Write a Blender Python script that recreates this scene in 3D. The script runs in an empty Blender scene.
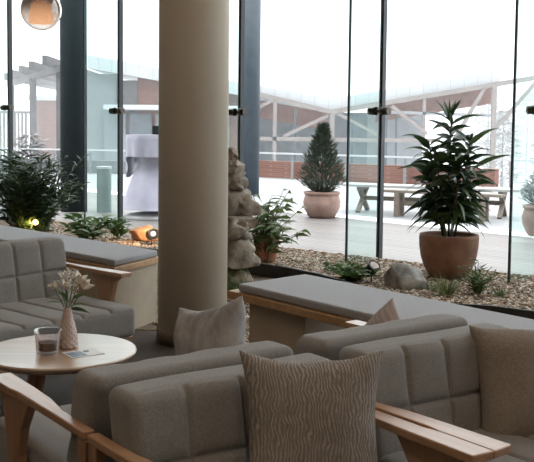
import bpy, bmesh, math, random
from mathutils import Vector, Matrix, noise
random.seed(7)
PI = math.pi
C = bpy.context.scene.collection
S = bpy.context.scene

# ------------------------------------------------------------------ materials
def new_mat(name):
    m = bpy.data.materials.new(name); m.use_nodes = True
    nt = m.node_tree; nt.nodes.clear()
    return m, nt, nt.nodes, nt.links
def ramp(ns, stops, interp='LINEAR'):
    r = ns.new('ShaderNodeValToRGB'); r.color_ramp.interpolation = interp
    e = r.color_ramp.elements
    while len(e) < len(stops): e.new(.5)
    for i, (p, c) in enumerate(stops): e[i].position = p; e[i].color = (*c, 1)
    return r
def pbr(name, c1, c2=None, scale=20, rough=.7, bump=.0, bscale=None, metal=0, detail=4, stretch=(1, 1, 1), spec=.5, sheen=0, lo=.35, hi=.65, sub=0):
    m, nt, ns, ln = new_mat(name)
    out = ns.new('ShaderNodeOutputMaterial'); b = ns.new('ShaderNodeBsdfPrincipled')
    ln.new(b.outputs[0], out.inputs[0])
    tc = ns.new('ShaderNodeTexCoord'); mp = ns.new('ShaderNodeMapping'); mp.inputs['Scale'].default_value = stretch
    ln.new(tc.outputs['Object'], mp.inputs[0])
    n = ns.new('ShaderNodeTexNoise'); n.inputs['Scale'].default_value = scale; n.inputs['Detail'].default_value = detail
    ln.new(mp.outputs[0], n.inputs['Vector'])
    r = ramp(ns, [(lo, c1), (hi, c2 or c1)]); ln.new(n.outputs['Fac'], r.inputs[0]); ln.new(r.outputs[0], b.inputs['Base Color'])
    b.inputs['Roughness'].default_value = rough; b.inputs['Metallic'].default_value = metal
    b.inputs['Specular IOR Level'].default_value = spec
    if sheen: b.inputs['Sheen Weight'].default_value = sheen; b.inputs['Sheen Roughness'].default_value = .5
    if sub: b.inputs['Subsurface Weight'].default_value = sub
    if bump:
        n2 = ns.new('ShaderNodeTexNoise'); n2.inputs['Scale'].default_value = bscale or scale * 3; n2.inputs['Detail'].default_value = 3
        ln.new(mp.outputs[0], n2.inputs['Vector'])
        bp = ns.new('ShaderNodeBump'); bp.inputs['Strength'].default_value = bump; bp.inputs['Distance'].default_value = .01
        ln.new(n2.outputs['Fac'], bp.inputs['Height']); ln.new(bp.outputs[0], b.inputs['Normal'])
    m['bsdf'] = b.name
    return m
def emis(name, col, st):
    m, nt, ns, ln = new_mat(name)
    out = ns.new('ShaderNodeOutputMaterial'); e = ns.new('ShaderNodeEmission')
    e.inputs[0].default_value = (*col, 1); e.inputs[1].default_value = st
    ln.new(e.outputs[0], out.inputs[0]); return m
def glass(name, tint, refl=1.0, rough=.0, ior=1.45, coat=(1, 1, 1)):
    m, nt, ns, ln = new_mat(name)
    out = ns.new('ShaderNodeOutputMaterial'); t = ns.new('ShaderNodeBsdfTransparent'); g = ns.new('ShaderNodeBsdfGlossy')
    t.inputs[0].default_value = (*tint, 1); g.inputs['Color'].default_value = (*coat, 1); g.inputs['Roughness'].default_value = rough
    f = ns.new('ShaderNodeFresnel'); f.inputs[0].default_value = ior
    mu = ns.new('ShaderNodeMath'); mu.operation = 'MULTIPLY'; mu.inputs[1].default_value = refl
    mx = ns.new('ShaderNodeMixShader'); ge = ns.new('ShaderNodeNewGeometry'); fr = ns.new('ShaderNodeMath'); fr.operation = 'SUBTRACT'; fr.inputs[0].default_value = 1; ln.new(ge.outputs['Backfacing'], fr.inputs[1])
    m2 = ns.new('ShaderNodeMath'); m2.operation = 'MULTIPLY'; ln.new(mu.outputs[0], m2.inputs[0]); ln.new(fr.outputs[0], m2.inputs[1])
    ln.new(f.outputs[0], mu.inputs[0]); ln.new(m2.outputs[0], mx.inputs[0])
    ln.new(t.outputs[0], mx.inputs[1]); ln.new(g.outputs[0], mx.inputs[2]); ln.new(mx.outputs[0], out.inputs[0]); return m
def wood(name, c1, c2, axis=0, rough=.45, coat=0):
    st = [14, 14, 14]; st[axis] = 1.2
    m = pbr(name, c1, c2, scale=3, rough=rough, bump=.06, bscale=12, stretch=tuple(st), lo=.3, hi=.7)
    if coat:
        b = m.node_tree.nodes[m['bsdf']]; b.inputs['Coat Weight'].default_value = coat; b.inputs['Coat Roughness'].default_value = .28
    return m
def island(name, cols, rough=.8, sub=0, spec=.4):
    m, nt, ns, ln = new_mat(name)
    out = ns.new('ShaderNodeOutputMaterial'); b = ns.new('ShaderNodeBsdfPrincipled'); ln.new(b.outputs[0], out.inputs[0])
    g = ns.new('ShaderNodeNewGeometry')
    r = ramp(ns, [(i / (len(cols)), c) for i, c in enumerate(cols)], 'CONSTANT' if len(cols) > 3 else 'LINEAR')
    ln.new(g.outputs['Random Per Island'], r.inputs[0]); ln.new(r.outputs[0], b.inputs['Base Color'])
    b.inputs['Roughness'].default_value = rough; b.inputs['Specular IOR Level'].default_value = spec
    return m
def leafmat(name, cols, rough=.45, trans=.25):
    m, nt, ns, ln = new_mat(name)
    out = ns.new('ShaderNodeOutputMaterial'); b = ns.new('ShaderNodeBsdfPrincipled')
    g = ns.new('ShaderNodeNewGeometry'); r = ramp(ns, [(i / max(1, len(cols) - 1), c) for i, c in enumerate(cols)])
    ln.new(g.outputs['Random Per Island'], r.inputs[0]); ln.new(r.outputs[0], b.inputs['Base Color'])
    b.inputs['Roughness'].default_value = rough
    t = ns.new('ShaderNodeBsdfTranslucent'); ln.new(r.outputs[0], t.inputs[0])
    mx = ns.new('ShaderNodeMixShader'); mx.inputs[0].default_value = trans
    ln.new(b.outputs[0], mx.inputs[1]); ln.new(t.outputs[0], mx.inputs[2]); ln.new(mx.outputs[0], out.inputs[0]); return m
def patterned(name, c1, c2, scale=9, dist=6, direction='X', fac=.5):
    """woven fabric with wavering pale lines"""
    m, nt, ns, ln = new_mat(name)
    out = ns.new('ShaderNodeOutputMaterial'); b = ns.new('ShaderNodeBsdfPrincipled'); ln.new(b.outputs[0], out.inputs[0])
    tc = ns.new('ShaderNodeTexCoord'); w = ns.new('ShaderNodeTexWave'); w.bands_direction = direction
    w.inputs['Scale'].default_value = scale;  w.inputs['Distortion'].default_value = dist; w.inputs['Detail'].default_value = 3
    w.inputs['Detail Scale'].default_value = .55
    ln.new(tc.outputs['Object'], w.inputs['Vector'])
    n = ns.new('ShaderNodeTexNoise'); n.inputs['Scale'].default_value = 60; ln.new(tc.outputs['Object'], n.inputs['Vector'])
    mm = ns.new('ShaderNodeMath'); mm.operation = 'MULTIPLY'; ln.new(w.outputs['Fac'], mm.inputs[0]); ln.new(n.outputs['Fac'], mm.inputs[1])
    r = ramp(ns, [(.12, c1), (.62, c2)]); ln.new(mm.outputs[0], r.inputs[0]); ln.new(r.outputs[0], b.inputs['Base Color'])
    b.inputs['Roughness'].default_value = .9; b.inputs['Specular IOR Level'].default_value = .15
    bp = ns.new('ShaderNodeBump'); bp.inputs['Strength'].default_value = .5; bp.inputs['Distance'].default_value = .004
    ln.new(mm.outputs[0], bp.inputs['Height']); ln.new(bp.outputs[0], b.inputs['Normal']); return m
def striped(name, c1, c2, period, gap, ang, c3=None, rough=.6, wet=0):
    """boards of one period with dark joints, turned by ang about z (world coordinates)"""
    m, nt, ns, ln = new_mat(name)
    out = ns.new('ShaderNodeOutputMaterial'); b = ns.new('ShaderNodeBsdfPrincipled'); ln.new(b.outputs[0], out.inputs[0])
    g = ns.new('ShaderNodeNewGeometry'); mp = ns.new('ShaderNodeMapping'); mp.vector_type = 'POINT'
    mp.inputs['Rotation'].default_value = (0, 0, ang); ln.new(g.outputs['Position'], mp.inputs[0])
    sx = ns.new('ShaderNodeSeparateXYZ'); ln.new(mp.outputs[0], sx.inputs[0])
    d = ns.new('ShaderNodeMath'); d.operation = 'DIVIDE'; d.inputs[1].default_value = period; ln.new(sx.outputs['Y'], d.inputs[0])
    fr = ns.new('ShaderNodeMath'); fr.operation = 'FRACT'; ln.new(d.outputs[0], fr.inputs[0])
    fl = ns.new('ShaderNodeMath'); fl.operation = 'FLOOR'; ln.new(d.outputs[0], fl.inputs[0])
    wn = ns.new('ShaderNodeTexWhiteNoise'); wn.noise_dimensions = '1D'; ln.new(fl.outputs[0], wn.inputs['W'])
    mp2 = ns.new('ShaderNodeMapping'); mp2.inputs['Scale'].default_value = (.5, 5, 1); ln.new(mp.outputs[0], mp2.inputs[0])
    n = ns.new('ShaderNodeTexNoise'); n.inputs['Scale'].default_value = 1.2; n.inputs['Detail'].default_value = 4; ln.new(mp2.outputs[0], n.inputs['Vector'])
    ad = ns.new('ShaderNodeMath'); ad.operation = 'ADD'; ln.new(wn.outputs['Value'], ad.inputs[0]); ln.new(n.outputs['Fac'], ad.inputs[1])
    hv = ns.new('ShaderNodeMath'); hv.operation = 'MULTIPLY'; hv.inputs[1].default_value = .5; ln.new(ad.outputs[0], hv.inputs[0])
    r = ramp(ns, [(.25, c1), (.75, c2)]); ln.new(hv.outputs[0], r.inputs[0])
    lt = ns.new('ShaderNodeMath'); lt.operation = 'LESS_THAN'; lt.inputs[1].default_value = gap; ln.new(fr.outputs[0], lt.inputs[0])
    mx = ns.new('ShaderNodeMix'); mx.data_type = 'RGBA'; ln.new(lt.outputs[0], mx.inputs[0]); ln.new(r.outputs[0], mx.inputs[6])
    mx.inputs[7].default_value = (*(c3 or tuple(.45 * v for v in c1)), 1); ln.new(mx.outputs[2], b.inputs['Base Color'])
    b.inputs['Roughness'].default_value = rough; return m
def brickmat(name, c1, c2, cm, sc=1, mortar=.02):
    m, nt, ns, ln = new_mat(name)
    out = ns.new('ShaderNodeOutputMaterial'); b = ns.new('ShaderNodeBsdfPrincipled'); ln.new(b.outputs[0], out.inputs[0])
    tc = ns.new('ShaderNodeTexCoord'); sx = ns.new('ShaderNodeSeparateXYZ'); cx = ns.new('ShaderNodeCombineXYZ')
    ln.new(tc.outputs['Object'], sx.inputs[0]); ad = ns.new('ShaderNodeMath'); ad.operation = 'ADD'
    ln.new(sx.outputs['X'], ad.inputs[0]); ln.new(sx.outputs['Y'], ad.inputs[1]); ln.new(ad.outputs[0], cx.inputs[0]); ln.new(sx.outputs['Z'], cx.inputs[1])
    t = ns.new('ShaderNodeTexBrick'); ln.new(cx.outputs[0], t.inputs['Vector']); t.inputs['Scale'].default_value = sc
    t.inputs['Color1'].default_value = (*c1, 1); t.inputs['Color2'].default_value = (*c2, 1); t.inputs['Mortar'].default_value = (*cm, 1)
    t.inputs['Brick Width'].default_value = .5; t.inputs['Row Height'].default_value = .17; t.inputs['Mortar Size'].default_value = mortar
    ln.new(t.outputs[0], b.inputs['Base Color']); b.inputs['Roughness'].default_value = .9; return m

M = {}
M['fabric'] = pbr('grey_wool_fabric', (.205, .197, .188), (.265, .256, .245), scale=190, rough=.95, bump=.35, bscale=420, spec=.15, sheen=.25)
M['pad'] = pbr('bench_pad_fabric', (.31, .315, .33), (.39, .395, .41), scale=120, rough=.9, bump=.2, bscale=400, spec=.2)
M['padside'] = M['pad']
M['pillow_wave'] = patterned('wave_pattern_pillow_fabric', (.20, .178, .16), (.38, .345, .315), scale=38, dist=14, direction='X')
M['pillow_grey'] = pbr('mottled_grey_pillow_fabric', (.25, .25, .26), (.42, .415, .42), scale=22, rough=.9, bump=.3, bscale=90, spec=.15, stretch=(1, 1, .5))
M['pillow_pink'] = patterned('pale_striped_pillow_fabric', (.42, .37, .37), (.56, .50, .50), scale=16, dist=2, direction='X')
M['pillow_brown'] = pbr('taupe_pillow_fabric', (.235, .20, .168), (.295, .255, .215), scale=150, rough=.9, bump=.3, bscale=300, spec=.2)
M['arm'] = wood('oiled_cherry_wood', (.34, .185, .10), (.48, .285, .165), axis=1, rough=.36, coat=.5)
M['leg'] = wood('oiled_cherry_leg_wood', (.27, .155, .088), (.38, .23, .14), axis=2, rough=.45)
M['oak'] = wood('oak_board', (.38, .23, .115), (.52, .33, .18), axis=1, rough=.5)
M['table'] = wood('pale_beech_tabletop', (.42, .29, .20), (.52, .37, .26), axis=0, rough=.24, coat=.6)
M['plaster'] = pbr('beige_plaster', (.40, .335, .255), (.46, .385, .30), scale=6, rough=.85, bump=.08, bscale=60)
M['column'] = pbr('cream_column_paint', (.77, .69, .575), (.80, .72, .60), scale=3, rough=.62, bump=.02, bscale=30)
M['skirt'] = pbr('dark_skirting', (.10, .08, .06), (.13, .10, .075), scale=10, rough=.5)
M['floor'] = striped('brown_floor_planks', (.052, .040, .032), (.078, .060, .047), .16, .02, -.94, rough=.85)
M['wall'] = pbr('interior_wall_paint', (.30, .25, .20), (.33, .28, .22), scale=2, rough=.9)
M['ceiling'] = pbr('ceiling_paint', (.55, .51, .45), (.58, .54, .48), scale=2, rough=.9)
M['soil'] = pbr('dark_soil', (.035, .028, .022), (.07, .055, .042), scale=30, rough=1, bump=.6, bscale=60)
M['gravelbase'] = pbr('gravel_bed_ground', (.12, .09, .06), (.24, .18, .125), scale=60, rough=1, bump=1, bscale=120, lo=.4, hi=.6)
M['pebble'] = island('mixed_gravel', [(.20, .135, .085), (.42, .33, .24), (.13, .095, .07), (.50, .43, .35), (.30, .20, .13), (.24, .20, .165), (.36, .26, .17), (.60, .54, .47)], rough=.8)
M['edging'] = pbr('black_edging', (.012, .012, .013), (.02, .02, .02), scale=20, rough=.6)
M['pane'] = glass('clear_window_glass', (.975, .985, .985), refl=.6)
M['fin'] = glass('green_glass_fin', (.89, .965, .95), refl=.5)
M['seal'] = pbr('dark_glass_edge', (.008, .014, .018), (.012, .02, .025), scale=5, rough=.3)
M['finedge'] = pbr('dark_green_glass_edge', (.015, .035, .045), (.02, .05, .06), scale=5, rough=.2)
M['clampmetal'] = pbr('dark_bronze_metal', (.05, .042, .036), (.12, .10, .085), scale=30, rough=.35, metal=.8)
M['chrome'] = pbr('brushed_chrome', (.45, .43, .41), (.6, .58, .55), scale=40, rough=.22, metal=1)
M['blackmetal'] = pbr('black_metal', (.01, .01, .011), (.018, .018, .02), scale=30, rough=.4)
M['steelblue'] = pbr('blue_grey_painted_steel', (.012, .045, .060), (.018, .058, .076), scale=4, rough=.7, spec=.2)
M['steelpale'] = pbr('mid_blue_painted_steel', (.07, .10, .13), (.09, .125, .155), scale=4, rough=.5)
M['terra'] = pbr('terracotta', (.20, .095, .06), (.29, .145, .095), scale=7, rough=.8, bump=.15, bscale=40)
M['terrapale'] = pbr('weathered_terracotta', (.36, .225, .18), (.48, .33, .275), scale=5, rough=.85, bump=.2, bscale=30)
M['rock'] = pbr('grey_boulder', (.085, .078, .072), (.50, .48, .45), scale=7, rough=.9, bump=.9, bscale=24, detail=8, lo=.3, hi=.7)
M['sandstone'] = pbr('sandstone_boulder', (.09, .068, .052), (.52, .45, .38), scale=9, rough=.9, bump=.9, bscale=22, detail=8, lo=.3, hi=.72)
M['mossrock'] = pbr('mossy_stone', (.055, .075, .025), (.33, .29, .22), scale=11, rough=.95, bump=.9, bscale=26, detail=8, lo=.42, hi=.62)
M['orangestone'] = pbr('ochre_stone', (.42, .21, .10), (.68, .42, .26), scale=8, rough=.9, bump=.7, bscale=20, detail=6)
M['leafdark'] = leafmat('dark_green_leaf', [(.010, .030, .013), (.026, .058, .018), (.07, .11, .034)], rough=.38, trans=.2)
M['leafbamboo'] = leafmat('bamboo_leaf', [(.010, .028, .014), (.03, .065, .028), (.085, .13, .06)], rough=.45, trans=.2)
M['leafmid'] = leafmat('mid_green_leaf', [(.03, .075, .02), (.08, .15, .04), (.16, .22, .07)], rough=.45, trans=.3)
M['leafshrub'] = leafmat('shrub_leaf', [(.06, .10, .03), (.14, .21, .07), (.26, .33, .15)], rough=.45, trans=.3)
M['grass'] = leafmat('grass_blade', [(.06, .10, .035), (.16, .20, .08), (.30, .31, .15)], rough=.6, trans=.3)
M['conifer'] = leafmat('conifer_needles', [(.03, .055, .042), (.06, .095, .065), (.12, .15, .09)], rough=.7, trans=.15)
M['blueshrub'] = leafmat('blue_green_shrub', [(.07, .12, .12), (.13, .19, .18), (.22, .28, .26)], rough=.7, trans=.15)
M['stem'] = pbr('brown_stem', (.06, .04, .025), (.13, .09, .055), scale=20, rough=.8)
M['stemgreen'] = pbr('green_stem', (.06, .10, .035), (.10, .15, .05), scale=20, rough=.7)
M['petal'] = pbr('cream_petal', (.84, .81, .76), (.90, .88, .85), scale=25, rough=.6, sub=.1)
M['stamen'] = pbr('yellow_petal_throat', (.55, .36, .06), (.62, .42, .10), scale=40, rough=.7)
M['vase'] = pbr('blush_ceramic', (.50, .40, .365), (.62, .51, .47), scale=6, rough=.38)
M['clearglass'] = glass('clear_drinking_glass', (.86, .85, .85), refl=3.0)
M['candle'] = pbr('plum_candle_wax', (.09, .035, .035), (.13, .05, .045), scale=10, rough=.5)
M['paper'] = pbr('white_paper', (.70, .72, .74), (.78, .79, .80), scale=4, rough=.5)
M['inkblue'] = pbr('printed_grey_blue', (.10, .16, .24), (.30, .38, .44), scale=40, rough=.5)
M['inkdark'] = pbr('printed_navy', (.02, .03, .07), (.03, .045, .09), scale=40, rough=.5)
M['globe'] = glass('smoked_amber_glass', (.60, .56, .53), refl=4.0, coat=(1, .93, .86))
nt_ = M['globe'].node_tree; tc_ = nt_.nodes.new('ShaderNodeTexCoord'); sz_ = nt_.nodes.new('ShaderNodeSeparateXYZ'); nt_.links.new(tc_.outputs['Generated'], sz_.inputs[0])
rp_ = ramp(nt_.nodes, [(.05, (.80, .76, .72)), (.38, (.55, .48, .43)), (.70, (.16, .13, .12))]); nt_.links.new(sz_.outputs['Z'], rp_.inputs[0])
nt_.links.new(rp_.outputs[0], [n for n in nt_.nodes if n.type == 'BSDF_TRANSPARENT'][0].inputs[0])
M['shade'] = emis('glowing_frosted_shade', (1.0, .58, .33), .75)
M['bulb'] = emis('warm_bulb', (1.0, .80, .55), 3)
M['spotlens'] = emis('warm_spot_lens', (1.0, .62, .14), 7)
M['spotlensw'] = emis('white_spot_lens', (1.0, .95, .86), 1.6)
M['fill_downlight'] = emis('warm_fill_downlight', (1.0, .76, .52), 14)  # glow of the added, unseen ceiling fill lamps
M['cloth'] = pbr('lilac_grey_satin', (.42, .42, .53), (.50, .50, .61), scale=3, rough=.5, bump=.1, bscale=12, sheen=.3)
M['cloth2'] = pbr('pale_lilac_satin', (.46, .46, .57), (.54, .54, .65), scale=3, rough=.5, sheen=.3)
M['white'] = pbr('white_painted_metal', (.72, .74, .76), (.78, .80, .81), scale=5, rough=.6)
M['bollard'] = pbr('grey_green_metal', (.20, .26, .25), (.26, .32, .31), scale=3, rough=.45)
M['deck'] = striped('terrace_boards_bare', (.25, .228, .215), (.34, .315, .298), .145, .16, .74, c3=(.085, .08, .078), rough=.5)
M['decksnow'] = striped('terrace_boards_frosted', (.40, .41, .42), (.50, .51, .52), .30, .05, .74, c3=(.30, .31, .33), rough=.6)
M['snow'] = pbr('snow_cover', (.80, .82, .84), (.88, .89, .90), scale=1, rough=.9)
M['brick'] = brickmat('red_brick', (.27, .12, .09), (.34, .17, .13), (.34, .22, .19), sc=2.2)
M['brickfar'] = brickmat('red_brick_far_wall', (.40, .17, .12), (.50, .24, .18), (.50, .34, .30), sc=1.6)
M['panel'] = pbr('grey_wall_panel', (.30, .31, .32), (.38, .39, .40), scale=3, rough=.8)
M['panelpale'] = pbr('pale_wall_render', (.56, .60, .63), (.64, .67, .70), scale=3, rough=.8)
M['roofpale'] = striped('frosted_translucent_roof_panel', (.66, .69, .71), (.72, .75, .77), .6, .06, 1.2, c3=(.52, .55, .57), rough=.5)
M['beam'] = wood('weathered_timber_beam', (.30, .26, .24), (.38, .34, .32), axis=0, rough=.8)
M['beamgreen'] = pbr('grey_timber_post', (.34, .36, .36), (.42, .44, .44), scale=8, rough=.8)
M['soffit'] = pbr('red_brown_soffit', (.32, .15, .11), (.40, .20, .15), scale=4, rough=.8)
M['windowfar'] = pbr('far_window_glass', (.22, .29, .33), (.33, .41, .45), scale=1.5, rough=.2)
M['benchwood'] = wood('terrace_table_timber', (.20, .165, .13), (.32, .27, .22), axis=0, rough=.7)
M['tablesnow'] = pbr('frosted_tabletop', (.58, .57, .55), (.66, .66, .65), scale=12, rough=.7)
M['bark'] = pbr('tree_bark', (.12, .10, .09), (.2, .17, .15), scale=8, rough=.9)
M['fartree'] = leafmat('snow_dusted_foliage', [(.16, .20, .19), (.35, .39, .38), (.60, .62, .62)], rough=.9, trans=.1)
M['twig'] = leafmat('snowy_twigs', [(.25, .22, .21), (.5, .48, .48), (.72, .72, .73)], rough=.9, trans=.1)

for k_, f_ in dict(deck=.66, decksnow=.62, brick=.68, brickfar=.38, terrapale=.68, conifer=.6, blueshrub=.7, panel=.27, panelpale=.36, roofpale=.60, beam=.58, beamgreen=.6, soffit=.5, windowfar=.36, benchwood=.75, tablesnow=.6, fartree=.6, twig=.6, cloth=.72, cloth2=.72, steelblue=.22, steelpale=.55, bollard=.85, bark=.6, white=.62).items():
    for n_ in M[k_].node_tree.nodes:                    # final tuning of the base tones
        if n_.type == 'VALTORGB':
            for e_ in n_.color_ramp.elements: e_.color = (*[v * f_ for v in e_.color[:3]], 1)
        elif n_.type == 'TEX_BRICK':
            for q_ in ('Color1', 'Color2', 'Mortar'): n_.inputs[q_].default_value = (*[v * f_ for v in n_.inputs[q_].default_value[:3]], 1)
        elif n_.type == 'MIX': n_.inputs[7].default_value = (*[v * f_ for v in n_.inputs[7].default_value[:3]], 1)

# ------------------------------------------------------------------ builders
def obj(name, bm, mat, parent=None, loc=None, rot=None, smooth=False, bevel=0, kind=None, mats=None):
    me = bpy.data.meshes.new(name)
    bm.normal_update(); bm.to_mesh(me); bm.free()
    for mm in (mats or [mat]): me.materials.append(mm)
    if smooth:
        for p in me.polygons: p.use_smooth = True
    o = bpy.data.objects.new(name, me); C.objects.link(o)
    if parent is not None: o.parent = parent
    if loc: o.location = loc
    if rot: o.rotation_euler = rot
    if bevel:
        b = o.modifiers.new('bevel', 'BEVEL'); b.width = bevel; b.segments = 3; b.limit_method = 'ANGLE'; b.angle_limit = math.radians(40)
    if kind: o['kind'] = kind
    return o
def raw(name, vs, fs, mat, parent=None, smooth=False, loc=None, rot=None, kind=None):
    me = bpy.data.meshes.new(name); me.from_pydata(vs, [], fs); me.materials.append(mat); me.update()
    if smooth:
        for p in me.polygons: p.use_smooth = True
    o = bpy.data.objects.new(name, me); C.objects.link(o)
    if parent is not None: o.parent = parent
    if loc: o.location = loc
    if rot: o.rotation_euler = rot
    if kind: o['kind'] = kind
    return o
def tag(o, label, cat, group=None, kind=None):
    o['label'] = label; o['category'] = cat
    if group: o['group'] = group
    if kind: o['kind'] = kind
    return o
def thing(name, label, cat, loc=(0, 0, 0), rz=0, group=None):
    o = bpy.data.objects.new(name, None); C.objects.link(o); o.empty_display_size = .1
    o.location = loc; o.rotation_euler = (0, 0, rz); return tag(o, label, cat, group)
def dup(root, loc, rz, label, group=None):
    r = root.copy(); C.objects.link(r); r.location = loc; r.rotation_euler = (0, 0, rz); r['label'] = label
    if group: r['group'] = group
    for ch in list(root.children):
        c = ch.copy(); C.objects.link(c); c.parent = r
        for g in list(ch.children):
            d = g.copy(); C.objects.link(d); d.parent = c
    return r
def box(bm, x0, x1, y0, y1, z0, z1, mat=None, idx=0):
    vs = [bm.verts.new(p) for p in ((x0, y0, z0), (x1, y0, z0), (x1, y1, z0), (x0, y1, z0), (x0, y0, z1), (x1, y0, z1), (x1, y1, z1), (x0, y1, z1))]
    if mat is not None:
        for v in vs: v.co = mat @ v.co
    for f in ((3, 2, 1, 0), (4, 5, 6, 7), (0, 1, 5, 4), (1, 2, 6, 5), (2, 3, 7, 6), (3, 0, 4, 7)):
        bm.faces.new([vs[i] for i in f]).material_index = idx
def B(*a, mat=None):
    bm = bmesh.new(); box(bm, *a, mat=mat); return bm
def bar(bm, a, b, w, h, up=(0, 0, 1)):
    """rectangular beam from a to b"""
    a = Vector(a); b = Vector(b); d = b - a; L = d.length; d.normalize()
    u = Vector(up); s = d.cross(u)
    if s.length < 1e-4: s = d.cross(Vector((1, 0, 0)))
    s.normalize(); u = s.cross(d)
    m = Matrix(((d.x, s.x, u.x, a.x), (d.y, s.y, u.y, a.y), (d.z, s.z, u.z, a.z), (0, 0, 0, 1)))
    box(bm, 0, L, -w / 2, w / 2, -h / 2, h / 2, mat=m)
def prism(bm, pts, z0, z1):
    lo = [bm.verts.new((x, y, z0)) for x, y in pts]; hi = [bm.verts.new((x, y, z1)) for x, y in pts]
    n = len(pts); bm.faces.new(lo[::-1]); bm.faces.new(hi)
    for i in range(n): bm.faces.new((lo[i], lo[(i + 1) % n], hi[(i + 1) % n], hi[i]))
def prismYZ(bm, pts, x0, x1):
    lo = [bm.verts.new((x0, y, z)) for y, z in pts]; hi = [bm.verts.new((x1, y, z)) for y, z in pts]
    n = len(pts); bm.faces.new(lo); bm.faces.new(hi[::-1])
    for i in range(n): bm.faces.new((hi[i], hi[(i + 1) % n], lo[(i + 1) % n], lo[i]))
def lathe(bm, prof, n=32, c=(0, 0), fold=None):
    rings = []
    for k, (r, z) in enumerate(prof):
        if r < 1e-5: rings.append([bm.verts.new((c[0], c[1], z))]); continue
        ring = []
        for i in range(n):
            a = 2 * PI * i / n; q = r * (1 + (fold(a, k, z) if fold else 0))
            ring.append(bm.verts.new((c[0] + q * math.cos(a), c[1] + q * math.sin(a), z)))
        rings.append(ring)
    for A, Bq in zip(rings, rings[1:]):
        for i in range(n):
            j = (i + 1) % n
            if len(A) == 1 and len(Bq) == 1: continue
            if len(A) == 1: bm.faces.new((A[0], Bq[j], Bq[i]))
            elif len(Bq) == 1: bm.faces.new((A[i], A[j], Bq[0]))
            else: bm.faces.new((A[i], A[j], Bq[j], Bq[i]))
def L(prof, n=32, c=(0, 0), fold=None):
    bm = bmesh.new(); lathe(bm, prof, n, c, fold); bmesh.ops.recalc_face_normals(bm, faces=bm.faces); return bm
def tube(bm, pts, r, n=8, r2=None):
    pts = [Vector(p) for p in pts]; rings = []
    for i, p in enumerate(pts):
        d = (pts[min(i + 1, len(pts) - 1)] - pts[max(i - 1, 0)]).normalized()
        a = d.cross(Vector((0, 0, 1)))
        if a.length < .05: a = d.cross(Vector((1, 0, 0)))
        a.normalize(); b = a.cross(d); t = i / max(1, len(pts) - 1); rr = r + ((r2 if r2 is not None else r) - r) * t
        rings.append([bm.verts.new(p + rr * (math.cos(2 * PI * k / n) * a + math.sin(2 * PI * k / n) * b)) for k in range(n)])
    for A, Bq in zip(rings, rings[1:]):
        for k in range(n): bm.faces.new((A[k], A[(k + 1) % n], Bq[(k + 1) % n], Bq[k]))
    bm.faces.new(rings[0][::-1]); bm.faces.new(rings[-1])
def T(pts, r, n=8, r2=None):
    bm = bmesh.new(); tube(bm, pts, r, n, r2); bmesh.ops.recalc_face_normals(bm, faces=bm.faces); return bm

def cushion(hx, hy, hz, r, seams_u=(), seams_v=(), face='y', depth=.007, width=.009, puff=.006, post=None, seed=0, amp=.003, step=.014, both=False):
    """rounded block with stitched grooves on the +y (or +z) face; u is x, v is z (or y)"""
    def samples(h, seams):
        s = set([-h, h]); k = 4
        for i in range(1, k + 1): s.add(-h + r * i / k); s.add(h - r * i / k)
        n = max(2, int((2 * h - 2 * r) / step))
        for i in range(n + 1): s.add(-h + r + (2 * h - 2 * r) * i / n)
        for q in seams:
            for e in (-2, -1.2, -.6, 0, .6, 1.2, 2): s.add(q + e * width)
        s = sorted(v for v in s if -h <= v <= h); o = [s[0]]
        for v in s[1:]:
            if v - o[-1] > .0025: o.append(v)
        o[-1] = h; return o
    hv = (hx, hy, hz)
    sv = [samples(hx, seams_u), samples(hy, seams_v if face == 'z' else ()), samples(hz, seams_v if face == 'y' else ())]
    n_ax = 1 if face == 'y' else 2; v_ax = 2 if face == 'y' else 1
    bm = bmesh.new(); cache = {}
    def vert(p):
        key = (round(p[0], 5), round(p[1], 5), round(p[2], 5))
        if key in cache: return cache[key]
        q = Vector([max(-(hv[i] - r), min(hv[i] - r, p[i])) for i in range(3)]); d = Vector(p) - q
        d = d.normalized() if d.length > 1e-9 else Vector((0, 0, 0)); w = q + d * r
        w0 = w.copy(); sgn = d[n_ax]
        if sgn > .55:
            g = 0; dist = 1
            for s in seams_u: dist = min(dist, abs(p[0] - s - .003 * math.sin(9 * p[v_ax] + seed + s * 7)))
            if abs(d[v_ax]) < .9:
                for s in seams_v: dist = min(dist, abs(p[v_ax] - s - .003 * math.sin(8 * p[0] + seed)))
            g = depth * math.exp(-(dist / width) ** 2); pf = puff * min(1, dist / .05)
            w -= d * (g - pf)
        w += Vector((noise.noise(w0 * 4 + Vector((seed, 0, 0))), noise.noise(w0 * 4 + Vector((0, seed, 5))), noise.noise(w0 * 4 + Vector((9, 0, seed))))) * amp
        if post: w = post(w)
        cache[key] = bm.verts.new(w); return cache[key]
    for ax in range(3):
        a, b = [i for i in range(3) if i != ax]
        for s in (-1, 1):
            for i in range(len(sv[a]) - 1):
                for j in range(len(sv[b]) - 1):
                    cs = []
                    for (ii, jj) in ((i, j), (i + 1, j), (i + 1, j + 1), (i, j + 1)):
                        p = [0, 0, 0]; p[ax] = s * hv[ax]; p[a] = sv[a][ii]; p[b] = sv[b][jj]; cs.append(vert(p))
                    if len(set(cs)) == 4:
                        try: bm.faces.new(cs)
                        except ValueError: pass
    bmesh.ops.recalc_face_normals(bm, faces=bm.faces); return bm

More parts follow.
